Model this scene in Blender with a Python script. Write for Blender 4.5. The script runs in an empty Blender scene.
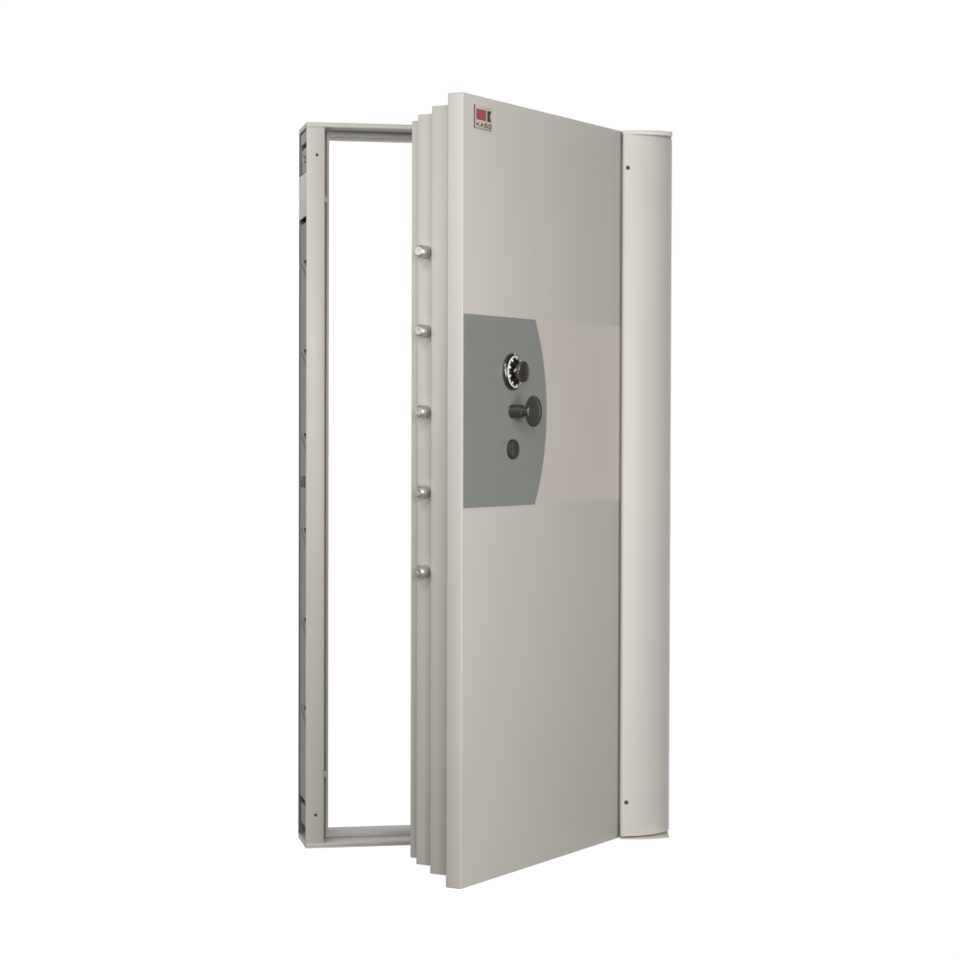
import bpy, bmesh, math
from mathutils import Vector, Matrix

S = bpy.context.scene
COL = S.collection
PI = math.pi

# ---------------------------------------------------------------- camera
cam_d = bpy.data.cameras.new('camera')
cam = bpy.data.objects.new('camera', cam_d)
COL.objects.link(cam)
R_ = Vector((0.98157, -0.19106, 0.00291))
U_ = Vector((0.00104, 0.02058, 0.99979))
F_ = Vector((0.19107, 0.98136, -0.02040))
R_.normalize(); F_.normalize(); U_ = R_.cross(F_)
M = Matrix((R_, U_, -F_)).transposed().to_4x4()
M.translation = Vector((-0.81775, -6.89157, 1.23606))
cam.matrix_world = M
cam_d.sensor_width = 36.0
cam_d.lens = 36.0 * 2340.45 / 960.0
cam_d.clip_start = 0.1
cam_d.clip_end = 200
S.camera = cam

# ---------------------------------------------------------------- view + studio
S.view_settings.view_transform = 'Standard'
S.view_settings.look = 'None'
S.view_settings.exposure = 0.0
S.view_settings.gamma = 1.0
S.cycles.max_bounces = 10
S.cycles.diffuse_bounces = 6
S.cycles.use_denoising = True

# a studio: blown out white cyclorama behind the door, dim room in front of it
W = bpy.data.worlds.new('World')
S.world = W
W.use_nodes = True
nt = W.node_tree
nt.nodes.clear()
tc = nt.nodes.new('ShaderNodeTexCoord')
dot = nt.nodes.new('ShaderNodeVectorMath'); dot.operation = 'DOT_PRODUCT'
dot.inputs[1].default_value = (0.191, 0.981, 0.0)
nt.links.new(tc.outputs['Generated'], dot.inputs[0])
rmp = nt.nodes.new('ShaderNodeValToRGB')
rmp.color_ramp.interpolation = 'EASE'
e = rmp.color_ramp.elements
e[0].position = 0.58; e[0].color = (0.050, 0.050, 0.048, 1)
e[1].position = 0.80; e[1].color = (1.0, 1.0, 1.0, 1)
nt.links.new(dot.outputs['Value'], rmp.inputs['Fac'])
bg = nt.nodes.new('ShaderNodeBackground')
bg.inputs['Strength'].default_value = 1.03
nt.links.new(rmp.outputs['Color'], bg.inputs['Color'])
wo = nt.nodes.new('ShaderNodeOutputWorld')
nt.links.new(bg.outputs['Background'], wo.inputs['Surface'])


def area(name, loc, target, sx, sy, power, col):
    d = bpy.data.lights.new(name, 'AREA')
    d.shape = 'RECTANGLE'; d.size = sx; d.size_y = sy
    d.energy = power; d.color = col
    o = bpy.data.objects.new(name, d)
    COL.objects.link(o)
    o.location = loc
    o.rotation_euler = (Vector(target) - Vector(loc)).to_track_quat('-Z', 'Y').to_euler()
    return o


AIM = (0.5, 0.0, 1.1)
WARM = (1.0, 0.978, 0.95)
area('softbox_high', (-2.0, -4.0, 5.0), AIM, 1.8, 1.8, 92, WARM)
area('softbox_left', (-4.0, -3.0, 3.4), AIM, 1.8, 1.8, 42, WARM)
area('softbox_by_camera', (-0.3, -6.3, 2.4), AIM, 1.8, 1.8, 114, WARM)
area('softbox_main', (1.6, -6.0, 2.6), AIM, 1.8, 1.8, 62, WARM)
area('softbox_low', (2.2, -5.6, 0.6), AIM, 1.8, 1.8, 97, WARM)
area('softbox_right', (3.6, -4.6, 1.2), AIM, 1.8, 1.8, 64, WARM)
area('softbox_side', (-4.5, -0.8, 2.6), (0.0, 0.1, 1.7), 1.8, 1.8, 40, WARM)

# ---------------------------------------------------------------- measures (metres)
H = 2.15
BETA = 0.8481                        # how far the door stands open
DW = 0.9435                          # door leaf width
HX, HY = 0.96423, 0.01471            # front hinge side corner of the leaf
DV = Vector((-math.cos(BETA), -math.sin(BETA), 0))     # hinge -> leading edge
NV = Vector((-math.sin(BETA), math.cos(BETA), 0))      # front -> back of the leaf
LEAD = Vector((HX, HY, 0)) + DV * DW


def D(u, t, z):
    """u: metres from the leading edge, t: depth behind the front face, z: height."""
    return LEAD - DV * u + NV * t + Vector((0, 0, z))


ROOT_LOC = Vector((0.56, 0.10, 0.0))
root = bpy.data.objects.new('vault_door', None)
root.empty_display_size = 0.3
COL.objects.link(root)
root.location = ROOT_LOC
root['label'] = 'open pale grey steel vault door in its frame, with dark grey lock panel'
root['category'] = 'vault door'
root['kind'] = 'thing'


# ---------------------------------------------------------------- materials
def paint(name, col, rough=0.42, bump=0.02, spec=0.4, var=0.03, coat=0.0, scale=700.0, metal=0.0):
    m = bpy.data.materials.new(name)
    m.use_nodes = True
    n = m.node_tree; L = n.links
    b = n.nodes['Principled BSDF']
    b.inputs['Roughness'].default_value = rough
    b.inputs['Specular IOR Level'].default_value = spec
    b.inputs['Metallic'].default_value = metal
    b.inputs['Coat Weight'].default_value = coat
    b.inputs['Coat Roughness'].default_value = 0.12
    t = n.nodes.new('ShaderNodeTexCoord')
    a = n.nodes.new('ShaderNodeTexNoise')
    a.inputs['Scale'].default_value = 3.2; a.inputs['Detail'].default_value = 5
    L.new(t.outputs['Object'], a.inputs['Vector'])
    mx = n.nodes.new('ShaderNodeMix'); mx.data_type = 'RGBA'
    mx.inputs[6].default_value = (*[c * (1 - var) for c in col], 1)
    mx.inputs[7].default_value = (*[min(1, c * (1 + var)) for c in col], 1)
    L.new(a.outputs['Fac'], mx.inputs[0])
    L.new(mx.outputs[2], b.inputs['Base Color'])
    r = n.nodes.new('ShaderNodeMapRange')
    r.inputs['To Min'].default_value = max(0.02, rough - 0.06)
    r.inputs['To Max'].default_value = rough + 0.06
    L.new(a.outputs['Fac'], r.inputs['Value'])
    L.new(r.outputs['Result'], b.inputs['Roughness'])
    if bump:
        o = n.nodes.new('ShaderNodeTexNoise')
        o.inputs['Scale'].default_value = scale; o.inputs['Detail'].default_value = 2
        L.new(t.outputs['Object'], o.inputs['Vector'])
        bp = n.nodes.new('ShaderNodeBump')
        bp.inputs['Strength'].default_value = bump
        bp.inputs['Distance'].default_value = 0.002
        L.new(o.outputs['Fac'], bp.inputs['Height'])
        L.new(bp.outputs['Normal'], b.inputs['Normal'])
    return m


PAINT = paint('warm grey powder coat', (0.558, 0.541, 0.508), rough=0.40, bump=0.05, spec=0.5)
BAND = paint('beige stripe paint', (0.563, 0.533, 0.496), rough=0.5, bump=0.04)
PANEL = paint('dark grey panel lacquer', (0.254, 0.266, 0.257), rough=0.30, bump=0.03, spec=0.45)
BLACK = paint('black gloss plastic', (0.010, 0.010, 0.009), rough=0.16, bump=0.0, spec=0.55, coat=0.5)
CHROME = paint('smoky chrome', (0.26, 0.245, 0.22), rough=0.18, bump=0.0, metal=0.9)
BROWNBLACK = paint('brown black polished cap', (0.040, 0.033, 0.027), rough=0.28, bump=0.0)
GUNMETAL = paint('dark chromed bezel', (0.17, 0.155, 0.13), rough=0.20, bump=0.0, metal=0.85)
DARKGREY = paint('charcoal handle coating', (0.040, 0.042, 0.038), rough=0.42, bump=0.05)
STEEL = paint('bare machined steel', (0.64, 0.625, 0.585), rough=0.40, bump=0.10, metal=0.85, scale=250, var=0.15)
WHITE = paint('white scale print', (0.85, 0.85, 0.80), rough=0.4, bump=0.0)
SCREW = paint('blackened screw', (0.030, 0.028, 0.027), rough=0.45, bump=0.0)
CAVITY = paint('unpainted steel and painted shade', (0.15, 0.142, 0.12), rough=0.7, bump=0.1, scale=120)  # bare steel inside the jamb; also paints shade in slot and cover gap
GREYSTEEL = paint('grey primed steel', (0.31, 0.305, 0.272), rough=0.55, bump=0.08, scale=200)
RAWSTEEL = paint('dark raw steel edge', (0.19, 0.187, 0.165), rough=0.6, bump=0.08, scale=200)
PALE = paint('pale side plate paint', (0.72, 0.705, 0.655), rough=0.45, bump=0.04)
ZINC = paint('galvanised bracket', (0.42, 0.41, 0.38), rough=0.5, bump=0.15, metal=0.5, scale=90, var=0.2)
B_PLATE = paint('badge pale metal', (0.56, 0.50, 0.44), rough=0.4, bump=0.0)
B_RED = paint('badge red enamel', (0.33, 0.085, 0.095), rough=0.4, bump=0.0)
B_DARK = paint('badge dark enamel', (0.060, 0.046, 0.038), rough=0.4, bump=0.0)


# ---------------------------------------------------------------- mesh helpers
def link(name, bm, mat, parent, smooth=False, bevel=0.0, segs=2):
    bmesh.ops.recalc_face_normals(bm, faces=bm.faces)
    if bevel:
        ed = [x for x in bm.edges if len(x.link_faces) == 2 and x.calc_face_angle(0) > 0.6]
        bmesh.ops.bevel(bm, geom=ed, offset=bevel, segments=segs, affect='EDGES', profile=0.5, clamp_overlap=True)
    vs = [v.co for v in bm.verts]
    lo = Vector((min(v[i] for v in vs) for i in range(3)))
    hi = Vector((max(v[i] for v in vs) for i in range(3)))
    c = (lo + hi) / 2
    for v in bm.verts:
        v.co -= c
    me = bpy.data.meshes.new(name)
    bm.to_mesh(me); bm.free()
    me.materials.append(mat)
    if smooth or bevel:
        me.shade_smooth()
        try:
            me.set_sharp_from_angle(angle=math.radians(32))
        except Exception:
            pass
    o = bpy.data.objects.new(name, me)
    COL.objects.link(o)
    pw = Vector((0, 0, 0))
    q = parent
    while q is not None:
        pw += q.location
        q = q.parent
    o.parent = parent
    o.location = c - pw
    return o


def hexa(bm, f, a, b):
    """box between corner coords a and b, f maps (p, q, r) to the world"""
    v = [bm.verts.new(f(x, y, z)) for x in (a[0], b[0]) for y in (a[1], b[1]) for z in (a[2], b[2])]
    for i in ((0, 1, 3, 2), (4, 6, 7, 5), (0, 4, 5, 1), (2, 3, 7, 6), (0, 2, 6, 4), (1, 5, 7, 3)):
        bm.faces.new([v[k] for k in i])


def XYZ(x, y, z):
    return Vector((x, y, z))


def box(name, a, b, mat, parent, f=XYZ, bevel=0.0012, segs=2):
    bm = bmesh.new()
    hexa(bm, f, a, b)
    return link(name, bm, mat, parent, bevel=bevel, segs=segs)


def prism(bm, pts, f, h0, h1):
    """extrude outline pts [(p, q)] from h0 to h1; f maps (p, q, h) to the world"""
    A = [bm.verts.new(f(p, q, h0)) for p, q in pts]
    B = [bm.verts.new(f(p, q, h1)) for p, q in pts]
    n = len(pts)
    bm.faces.new(A); bm.faces.new(B[::-1])
    for i in range(n):
        bm.faces.new((A[i], A[(i + 1) % n], B[(i + 1) % n], B[i]))


def lathe(bm, prof, base, axis, n=48):
    """prof [(radius, height)] turned about axis from base"""
    axis = axis.normalized()
    a = axis.orthogonal().normalized(); b = axis.cross(a)
    rings = []
    for r, h in prof:
        if r < 1e-6:
            rings.append([bm.verts.new(base + axis * h)])
        else:
            rings.append([bm.verts.new(base + axis * h + (a * math.cos(2 * PI * k / n) + b * math.sin(2 * PI * k / n)) * r) for k in range(n)])
    for p, q in zip(rings, rings[1:]):
        for k in range(n):
            k2 = (k + 1) % n
            if len(p) == 1 and len(q) == 1:
                continue
            if len(p) == 1:
                bm.faces.new((p[0], q[k], q[k2]))
            elif len(q) == 1:
                bm.faces.new((p[k], p[k2], q[0]))
            else:
                bm.faces.new((p[k], p[k2], q[k2], q[k]))
    if len(rings[0]) > 1:
        bm.faces.new(rings[0][::-1])
    if len(rings[-1]) > 1:
        bm.faces.new(rings[-1])


def screw(parent, at, axis, r=0.006):
    bm = bmesh.new()
    lathe(bm, [(r, -0.004), (r, 0.0008), (r * 0.8, 0.0018), (r * 0.45, 0.002), (r * 0.42, 0.0005), (0, 0.0005)], at, axis, 20)
    return link('screw', bm, SCREW, parent, smooth=True)


# ---------------------------------------------------------------- frame
FD = 0.19                 # frame depth
XJ = 0.054                # width of the jamb face
ZS = 0.0145               # height of the header and sill face
W_IN = 0.9635             # where the hinge cover takes over
LIPX, LIPZ = 0.079, 0.029
LIPY = 0.092

# left jamb: front plate, inner wall, back plate, outer side made of a recessed web with tie notches
bm = bmesh.new()
z0, z1 = ZS, H - ZS
hexa(bm, XYZ, (0.0, 0.0, z0), (XJ, 0.005, z1))                  # front plate
hexa(bm, XYZ, (XJ - 0.004, 0.0045, z0 + .001), (XJ - 0.0005, FD - 0.004, z1 - .001))    # inner wall
jamb = link('frame_jamb', bm, PAINT, root, bevel=0.0012)
box('back_flange', (0.0, FD - 0.010, z0), (XJ, FD, z1), RAWSTEEL, jamb)        # back plate

# side web: notched sheet 2 mm inside the side, dark cavity behind it
web_top = 1.858
ribs = [1.735, 1.470, 1.220, 0.937, 0.669, 0.406]
edge_y, back_y = 0.0051, FD - 0.0121
pts = [(back_y, 0.135), (back_y, web_top), (edge_y, web_top)]
for rz in ribs:
    pts += [(edge_y, rz + 0.012), (0.090, rz + 0.011), (edge_y, rz - 0.020)]
pts += [(edge_y, 0.135)]
bm = bmesh.new()
prism(bm, pts, lambda p, q, h: Vector((h, p, q)), 0.0030, 0.0050)
link('side_web', bm, GREYSTEEL, jamb)
for rz in ribs:                     # the tab bent out of each notch
    bm = bmesh.new()
    prism(bm, [(0.012, rz - 0.040), (0.150, rz + 0.006), (0.150, rz - 0.001), (0.012, rz - 0.047)],
          lambda p, q, h: Vector((h, p, q)), -0.0005, 0.0029)
    link('anchor_tab', bm, GREYSTEEL, jamb, bevel=0.0006)
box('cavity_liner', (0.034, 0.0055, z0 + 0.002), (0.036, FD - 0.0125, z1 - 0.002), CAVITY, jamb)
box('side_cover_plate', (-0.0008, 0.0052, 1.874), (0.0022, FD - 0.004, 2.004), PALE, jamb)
# solid dark patch on the web, painting the shade of a slot
box('slot_shade_patch', (0.0022, 0.040, 1.070), (0.0032, 0.160, 1.104), CAVITY, jamb, bevel=0.0004)
# top pocket: galvanised bracket and bolt work seen through the open side
box('corner_bracket', (0.0035, 0.012, 2.098), (0.020, FD - 0.016, 2.132), ZINC, jamb, bevel=0.004, segs=3)
box('anchor_block', (0.0060, 0.030, 2.012), (0.024, FD - 0.014, 2.084), ZINC, jamb, bevel=0.003)
bm = bmesh.new()
lathe(bm, [(0.011, 0), (0.011, 0.010), (0.008, 0.012), (0, 0.012)], Vector((0.008, 0.06, 2.046)), Vector((-1, 0, 0)), 6)
link('anchor_nut', bm, STEEL, jamb)
# bottom pocket
box('anchor_block', (0.0060, 0.040, 0.050), (0.022, FD - 0.016, 0.112), GREYSTEEL, jamb, bevel=0.003)
screw(jamb, Vector((0.031, 0.0, 2.053)), Vector((0, -1, 0)), 0.0044)
screw(jamb, Vector((0.0297, 0.0, 0.0986)), Vector((0, -1, 0)), 0.0044)

# header and sill
for nm, za, zb in (('frame_header', H - ZS, H), ('frame_sill', 0.0, ZS)):
    bm = bmesh.new()
    hexa(bm, XYZ, (0.0, -0.0006, za), (0.880, FD + 0.001, zb))
    hexa(bm, XYZ, (0.8805, 0.070, za + 0.0005), (W_IN, FD + 0.0005, zb - 0.0005))
    link(nm, bm, PAINT, root, bevel=0.0015)
# right jamb, behind the hinge cover
box('frame_jamb', (W_IN + 0.0045, 0.125, ZS + 0.001), (1.090, FD, H - ZS - 0.001), PAINT, root)

# rebate lip: an inner ring set back in the frame, with a shallow gasket groove at its foot
bm = bmesh.new()
xi0, xi1 = LIPX, 0.950
g = 0.012
hexa(bm, XYZ, (XJ + 0.0003, LIPY + 0.020, ZS), (xi0 - 0.0075, FD - 0.003, H - ZS))          # groove bottom left
hexa(bm, XYZ, (xi0 - 0.0073, LIPY, ZS + 0.0003), (xi0, FD - 0.002, H - ZS - 0.0003))
hexa(bm, XYZ, (xi0 + 0.0002, LIPY + 0.0006, H - LIPZ - 0.002), (xi1, FD - 0.0025, H - ZS - 0.0004))
hexa(bm, XYZ, (xi0 + 0.0002, LIPY + 0.0006, ZS + 0.0004), (xi1, FD - 0.0025, LIPZ))
lip = link('rebate_lip', bm, PAINT, root, bevel=0.001)
for zz in (1.932, 0.205):
    box('joint_clip', (xi0 - 0.0135, LIPY - 0.0015, zz - 0.010), (xi0 - 0.0015, LIPY + 0.006, zz + 0.010), PAINT, lip, bevel=0.002)

# ---------------------------------------------------------------- hinge cover
XE = 1.1115
YC = 0.004


def arc_pts(x0, y0, x1, y1, sag, n=24):
    out = []
    for k in range(n + 1):
        s = k / n
        out.append((x0 + (x1 - x0) * s, y0 + (y1 - y0) * s - sag * 4 * s * (1 - s)))
    return out


def cover_curve(n=40):
    out = []
    cx, cy, rx, ry = 0.964, 0.128, 0.1830, 0.144
    for k in range(n + 1):
        a = PI / 2 * k / n
        ex = 2 / 2.04
        out.append((cx + rx * math.sin(a) ** ex, cy - ry * math.cos(a) ** ex))
    return [(0.9650, 0.014), (0.9590, -0.0125)] + out


outer = cover_curve()
bm = bmesh.new()
poly = outer + [(outer[-1][0], FD), (0.9665, FD), (0.9665, 0.014)]
prism(bm, poly, lambda p, q, h: Vector((p, q, h)), 0.0085, H - 0.0127)
cover = link('hinge_cover', bm, PAINT, root, smooth=True)
plate = arc_pts(0.9586, -0.008, XE, -0.009, 0.016) + [(1.1155, -0.005), (1.1180, 0.010), (1.1370, 0.090), (1.139, FD + 0.002), (0.9663, FD + 0.002), (0.9655, 0.014)]
for nm, za, zb in (('cap_plate', H - 0.0125, H + 0.0005), ('base_plate', -0.0005, 0.004)):
    bm = bmesh.new()
    prism(bm, plate, lambda p, q, h: Vector((p, q, h)), za, zb)
    link(nm, bm, PAINT, cover, smooth=True, bevel=0.0008)
inset = [(0.985, 0.03), (1.02, 0.012), (1.07, 0.035), (1.11, 0.09), (1.12, FD - 0.01), (0.985, FD - 0.01)]
bm = bmesh.new()
prism(bm, inset, lambda p, q, h: Vector((p, q, h)), 0.0042, 0.0084)
link('painted_gap_shade', bm, CAVITY, cover)  # dark inset plinth added to paint the shadow line under the cover
screw(cover, Vector((0.9735, -0.0160, 2.0365)), Vector((0.0, -1, 0)), 0.0062)
screw(cover, Vector((0.9770, -0.0158, 0.1125)), Vector((0.0, -1, 0)), 0.0062)

# ---------------------------------------------------------------- door leaf
T1, T2, T3, T4 = 0.0492, 0.1157, 0.1711, 0.1994
S2, S3, S4 = 0.0269, 0.0444, 0.0585
leaf = box('door_leaf', (0, 0, 0), (DW, T1, H), PAINT, root, f=D, bevel=0.003, segs=3)
for s, ta, tb in ((S2, T1 - 0.006, T2), (S3, T2 - 0.006, T3), (S4, T3 - 0.006, T4)):
    box('door_step', (s, ta, s), (DW - s, tb, H - s), PAINT, leaf, f=D, bevel=0.0018, segs=2)

for z in (1.7286, 1.5127, 1.2924, 1.0733, 0.8552):
    bm = bmesh.new()
    lathe(bm, [(0.0178, -0.004), (0.0178, 0.0012), (0.0170, 0.0020), (0.0170, 0.0330), (0.0165, 0.0350), (0.0125, 0.0420), (0.0115, 0.0428), (0.0050, 0.0428), (0.0042, 0.0405), (0, 0.0405)],
          D(S3, 0.1410, z), DV, 40)
    link('locking_bolt', bm, STEEL, leaf, smooth=True)

# stripe and lock panel
box('painted_stripe', (0.30, -0.0006, 1.033), (DW - 0.0032, 0.002, 1.5585), BAND, leaf, f=D, bevel=0.0)
bm = bmesh.new()
pz0, pz1, pu0, pu1, pmax = 1.0310, 1.5560, 0.0034, 0.400, 0.4680
pts = [(pu0, pz0)]
chord = (pz1 - pz0) / 2; sag = pmax - pu1
rad = (chord * chord + sag * sag) / (2 * sag)
zc = (pz0 + pz1) / 2
for k in range(49):
    z = pz0 + (pz1 - pz0) * k / 48
    pts.append((pmax - rad + math.sqrt(rad * rad - (z - zc) ** 2), z))
pts.append((pu0, pz1))
prism(bm, pts, lambda p, q, h: D(p, h, q), -0.0020, 0.0010)
panel = link('lock_panel', bm, PANEL, root, bevel=0.0004, segs=1)

FN = -NV                           # out of the door's front
# combination dial
cu, cz = 0.2640, 1.4045
base = D(cu, -0.0018, cz)
bm = bmesh.new()
lathe(bm, [(0.0515, 0), (0.0515, 0.007), (0.0502, 0.0095), (0.0480, 0.0112), (0.0462, 0.0105), (0.0462, 0.0060), (0, 0.0060)], base, FN, 64)
dial = link('combination_dial', bm, GUNMETAL, root, smooth=True)
bm = bmesh.new()
lathe(bm, [(0.0448, 0.0062), (0.0448, 0.0126), (0.0428, 0.0142), (0.0300, 0.0178), (0.0215, 0.0188), (0, 0.0188)], base, FN, 64)
wheel = link('dial_wheel', bm, BLACK, dial, smooth=True)
UP = Vector((0, 0, 1)); RT = -DV


def polar(r, a, h):
    return base + FN * h + (RT * math.sin(a) + UP * math.cos(a)) * r


def wheel_h(r):                    # height of the sloping wheel face at radius r
    return 0.0142 + (0.0428 - r) / (0.0428 - 0.0300) * 0.0036


bm = bmesh.new()
N = 96                             # white rim ring
for k in range(N):
    a0, a1 = 2 * PI * k / N, 2 * PI * (k + 1) / N
    q = [polar(0.0449, a0, 0.0129), polar(0.0449, a1, 0.0129), polar(0.0430, a1, 0.0145), polar(0.0430, a0, 0.0145)]
    bm.faces.new([bm.verts.new(x) for x in q])
for k in range(100):               # graduation marks, every tenth one long and broad
    a = 2 * PI * k / 100
    w = 0.0034 if k % 10 == 0 else 0.0006
    ri = 0.0350 if k % 10 == 0 else (0.0388 if k % 5 == 0 else 0.0402)
    ro = 0.0431
    da = w / 0.040
    q = [polar(ro, a - da, wheel_h(ro) + 0.0005), polar(ro, a + da, wheel_h(ro) + 0.0005),
         polar(ri, a + da, wheel_h(ri) + 0.0005), polar(ri, a - da, wheel_h(ri) + 0.0005)]
    bm.faces.new([bm.verts.new(x) for x in q])
link('dial_scale', bm, WHITE, dial)
# index mark on the bezel
bm = bmesh.new()
prism(bm, [(-0.0030, 0.0470), (0.0030, 0.0470), (0.0, 0.0508)], lambda p, q, h: base + FN * h + RT * p + UP * q, 0.0085, 0.0120)
link('index_mark', bm, WHITE, dial)
# knurled knob
bm = bmesh.new()
prof = [(0.0185, 0.0185), (0.0170, 0.0205), (0.0165, 0.0240), (0.0180, 0.0270), (0.0260, 0.0305), (0.0290, 0.0322), (0.0295, 0.0340), (0.0295, 0.0392), (0.0285, 0.0415), (0.0245, 0.0420)]
lathe(bm, prof, base, FN, 96)
for v in bm.verts:                 # grip ribs round the rim
    d = v.co - base
    h = d.dot(FN)
    if 0.033 < h < 0.040:
        r = d - FN * h
        if r.length > 0.029:
            k = round(math.atan2(r.dot(UP), r.dot(RT)) / (2 * PI) * 96)
            v.co -= r.normalized() * (0.0009 if k % 4 < 2 else 0.0)
knob = link('dial_knob', bm, CHROME, dial, smooth=True)
bm = bmesh.new()
lathe(bm, [(0.0238, 0.0418), (0.0238, 0.0424), (0.0220, 0.0429), (0, 0.0426)], base, FN, 64)
link('knob_cap', bm, BROWNBLACK, dial, smooth=True)

# turning handle: stem, neck, round grip
hz = 1.2945
hb = D(0.2660, -0.0018, hz)
bm = bmesh.new()
lathe(bm, [(0.0190, 0), (0.0190, 0.002), (0.0182, 0.0035), (0.0182, 0.034), (0.0172, 0.0365), (0.0138, 0.0385), (0.0128, 0.0420), (0.0128, 0.0590), (0.0115, 0.0625), (0.0075, 0.0650), (0, 0.0658)], hb, FN, 48)
handle = link('handle_stem', bm, DARKGREY, root, smooth=True)
bm = bmesh.new()
lathe(bm, [(0.0124, 0.0572), (0.0136, 0.0576), (0.0138, 0.0584), (0.0134, 0.0592), (0.0122, 0.0596)], hb, FN, 48)
link('neck_highlight_ring', bm, ZINC, handle, smooth=True)  # pale ring added to stand for the highlight at the neck's end
# butterfly grip: an upright oval plate that stands edge-on to the door
bm = bmesh.new()
ov = [(-0.0715 + 0.0250 * math.cos(2 * PI * k / 56), hz + 0.0432 * math.sin(2 * PI * k / 56)) for k in range(56)]
prism(bm, ov, lambda p, q, h: D(0.2660 + h, p, q), -0.0075, 0.0075)
link('handle_grip', bm, DARKGREY, handle, bevel=0.0045, segs=4)

# key cover
kb = D(0.2660, -0.0018, 1.1890)
bm = bmesh.new()
lathe(bm, [(0.0280, 0), (0.0280, 0.0080), (0.0270, 0.0100), (0.0235, 0.0112), (0.0225, 0.0106), (0, 0.0108)], kb, FN, 56)
kc = link('keyhole_cover', bm, DARKGREY, root, smooth=True)
bm = bmesh.new()
lathe(bm, [(0.0032, 0.0100), (0.0032, 0.0122), (0.0022, 0.0132), (0, 0.0132)], D(0.2660 - 0.014, -0.0018, 1.1890), FN, 20)
link('cover_pin', bm, DARKGREY, kc, smooth=True)

# ---------------------------------------------------------------- badge
bu0, bu1, bz0, bz1 = 0.0580, 0.1480, 2.0615, 2.1235
DF = lambda p, q, h: D(p, h, q)
badge = box('badge', (bu0, -0.0026, bz0), (bu1, 0.001, bz1), B_PLATE, root, f=D, bevel=0.0006)
bm = bmesh.new()
for a, b in (((bu0 - 0.0010, bz0 - 0.0008), (bu0 + 0.0004, bz1 + 0.0008)), ((bu0 - 0.0010, bz0 - 0.0008), (bu1 + 0.0008, bz0 + 0.0003))):
    hexa(bm, lambda x, y, z: D(x, y, z), (a[0], -0.0029, a[1]), (b[0], 0.0012, b[1]))
link('badge_edge', bm, B_DARK, badge)
bm = bmesh.new()
prism(bm, [(0.0650, 2.0845), (0.1170, 2.0845), (0.1170, 2.1135), (0.0650, 2.1135)], DF, -0.0033, -0.0020)
link('red_field', bm, B_RED, badge)
bm = bmesh.new()
pts = [(0.1245, 2.0845), (0.1460, 2.0845)]
for k in range(1, 12):
    a = k / 12
    pts.append((0.1460 - 0.0085 * math.sin(PI * a), 2.0845 + 0.029 * a))
pts += [(0.1460, 2.1135), (0.1245, 2.1135)]
prism(bm, pts, DF, -0.0033, -0.0020)
link('dark_emblem', bm, B_DARK, badge)


def stroke_text(word, u0, u1, zb, h):
    """block capitals as flat solid strokes"""
    glyph = {
        'K': [[(0, 0), (0, 1)], [(0.05, .45), (.95, 1)], [(.3, .55), (1, 0)]],
        'A': [[(0, 0), (.5, 1)], [(.5, 1), (1, 0)], [(.22, .33), (.78, .33)]],
        'S': [[(1, .86), (.75, 1), (.25, 1), (0, .8), (.12, .58), (.88, .42), (1, .2), (.75, 0), (.25, 0), (0, .14)]],
        'O': [[(.25, 0), (0, .25), (0, .75), (.25, 1), (.75, 1), (1, .75), (1, .25), (.75, 0), (.25, 0)]],
    }
    bm = bmesh.new()
    n = len(word); cell = (u1 - u0) / n; gw = cell * 0.66; sw = h * 0.12
    lift = 0
    for i, ch in enumerate(word):
        ox = u0 + cell * i + cell * 0.12
        for line in glyph[ch]:
            for (x0, y0), (x1, y1) in zip(line, line[1:]):
                a = Vector((ox + x0 * gw, zb + y0 * h)); b = Vector((ox + x1 * gw, zb + y1 * h))
                d = (b - a).normalized(); nn = Vector((-d.y, d.x)) * sw
                a = a - d * sw * 0.5; b = b + d * sw * 0.5
                lift += 1
                prism(bm, [tuple(a - nn), tuple(b - nn), tuple(b + nn), tuple(a + nn)], DF, -0.0032 - 0.00001 * lift, -0.0020 - 0.00001 * lift)
    return bm


link('badge_lettering', stroke_text('KASO', 0.0645, 0.1490, 2.0665, 0.0105), B_DARK, badge)
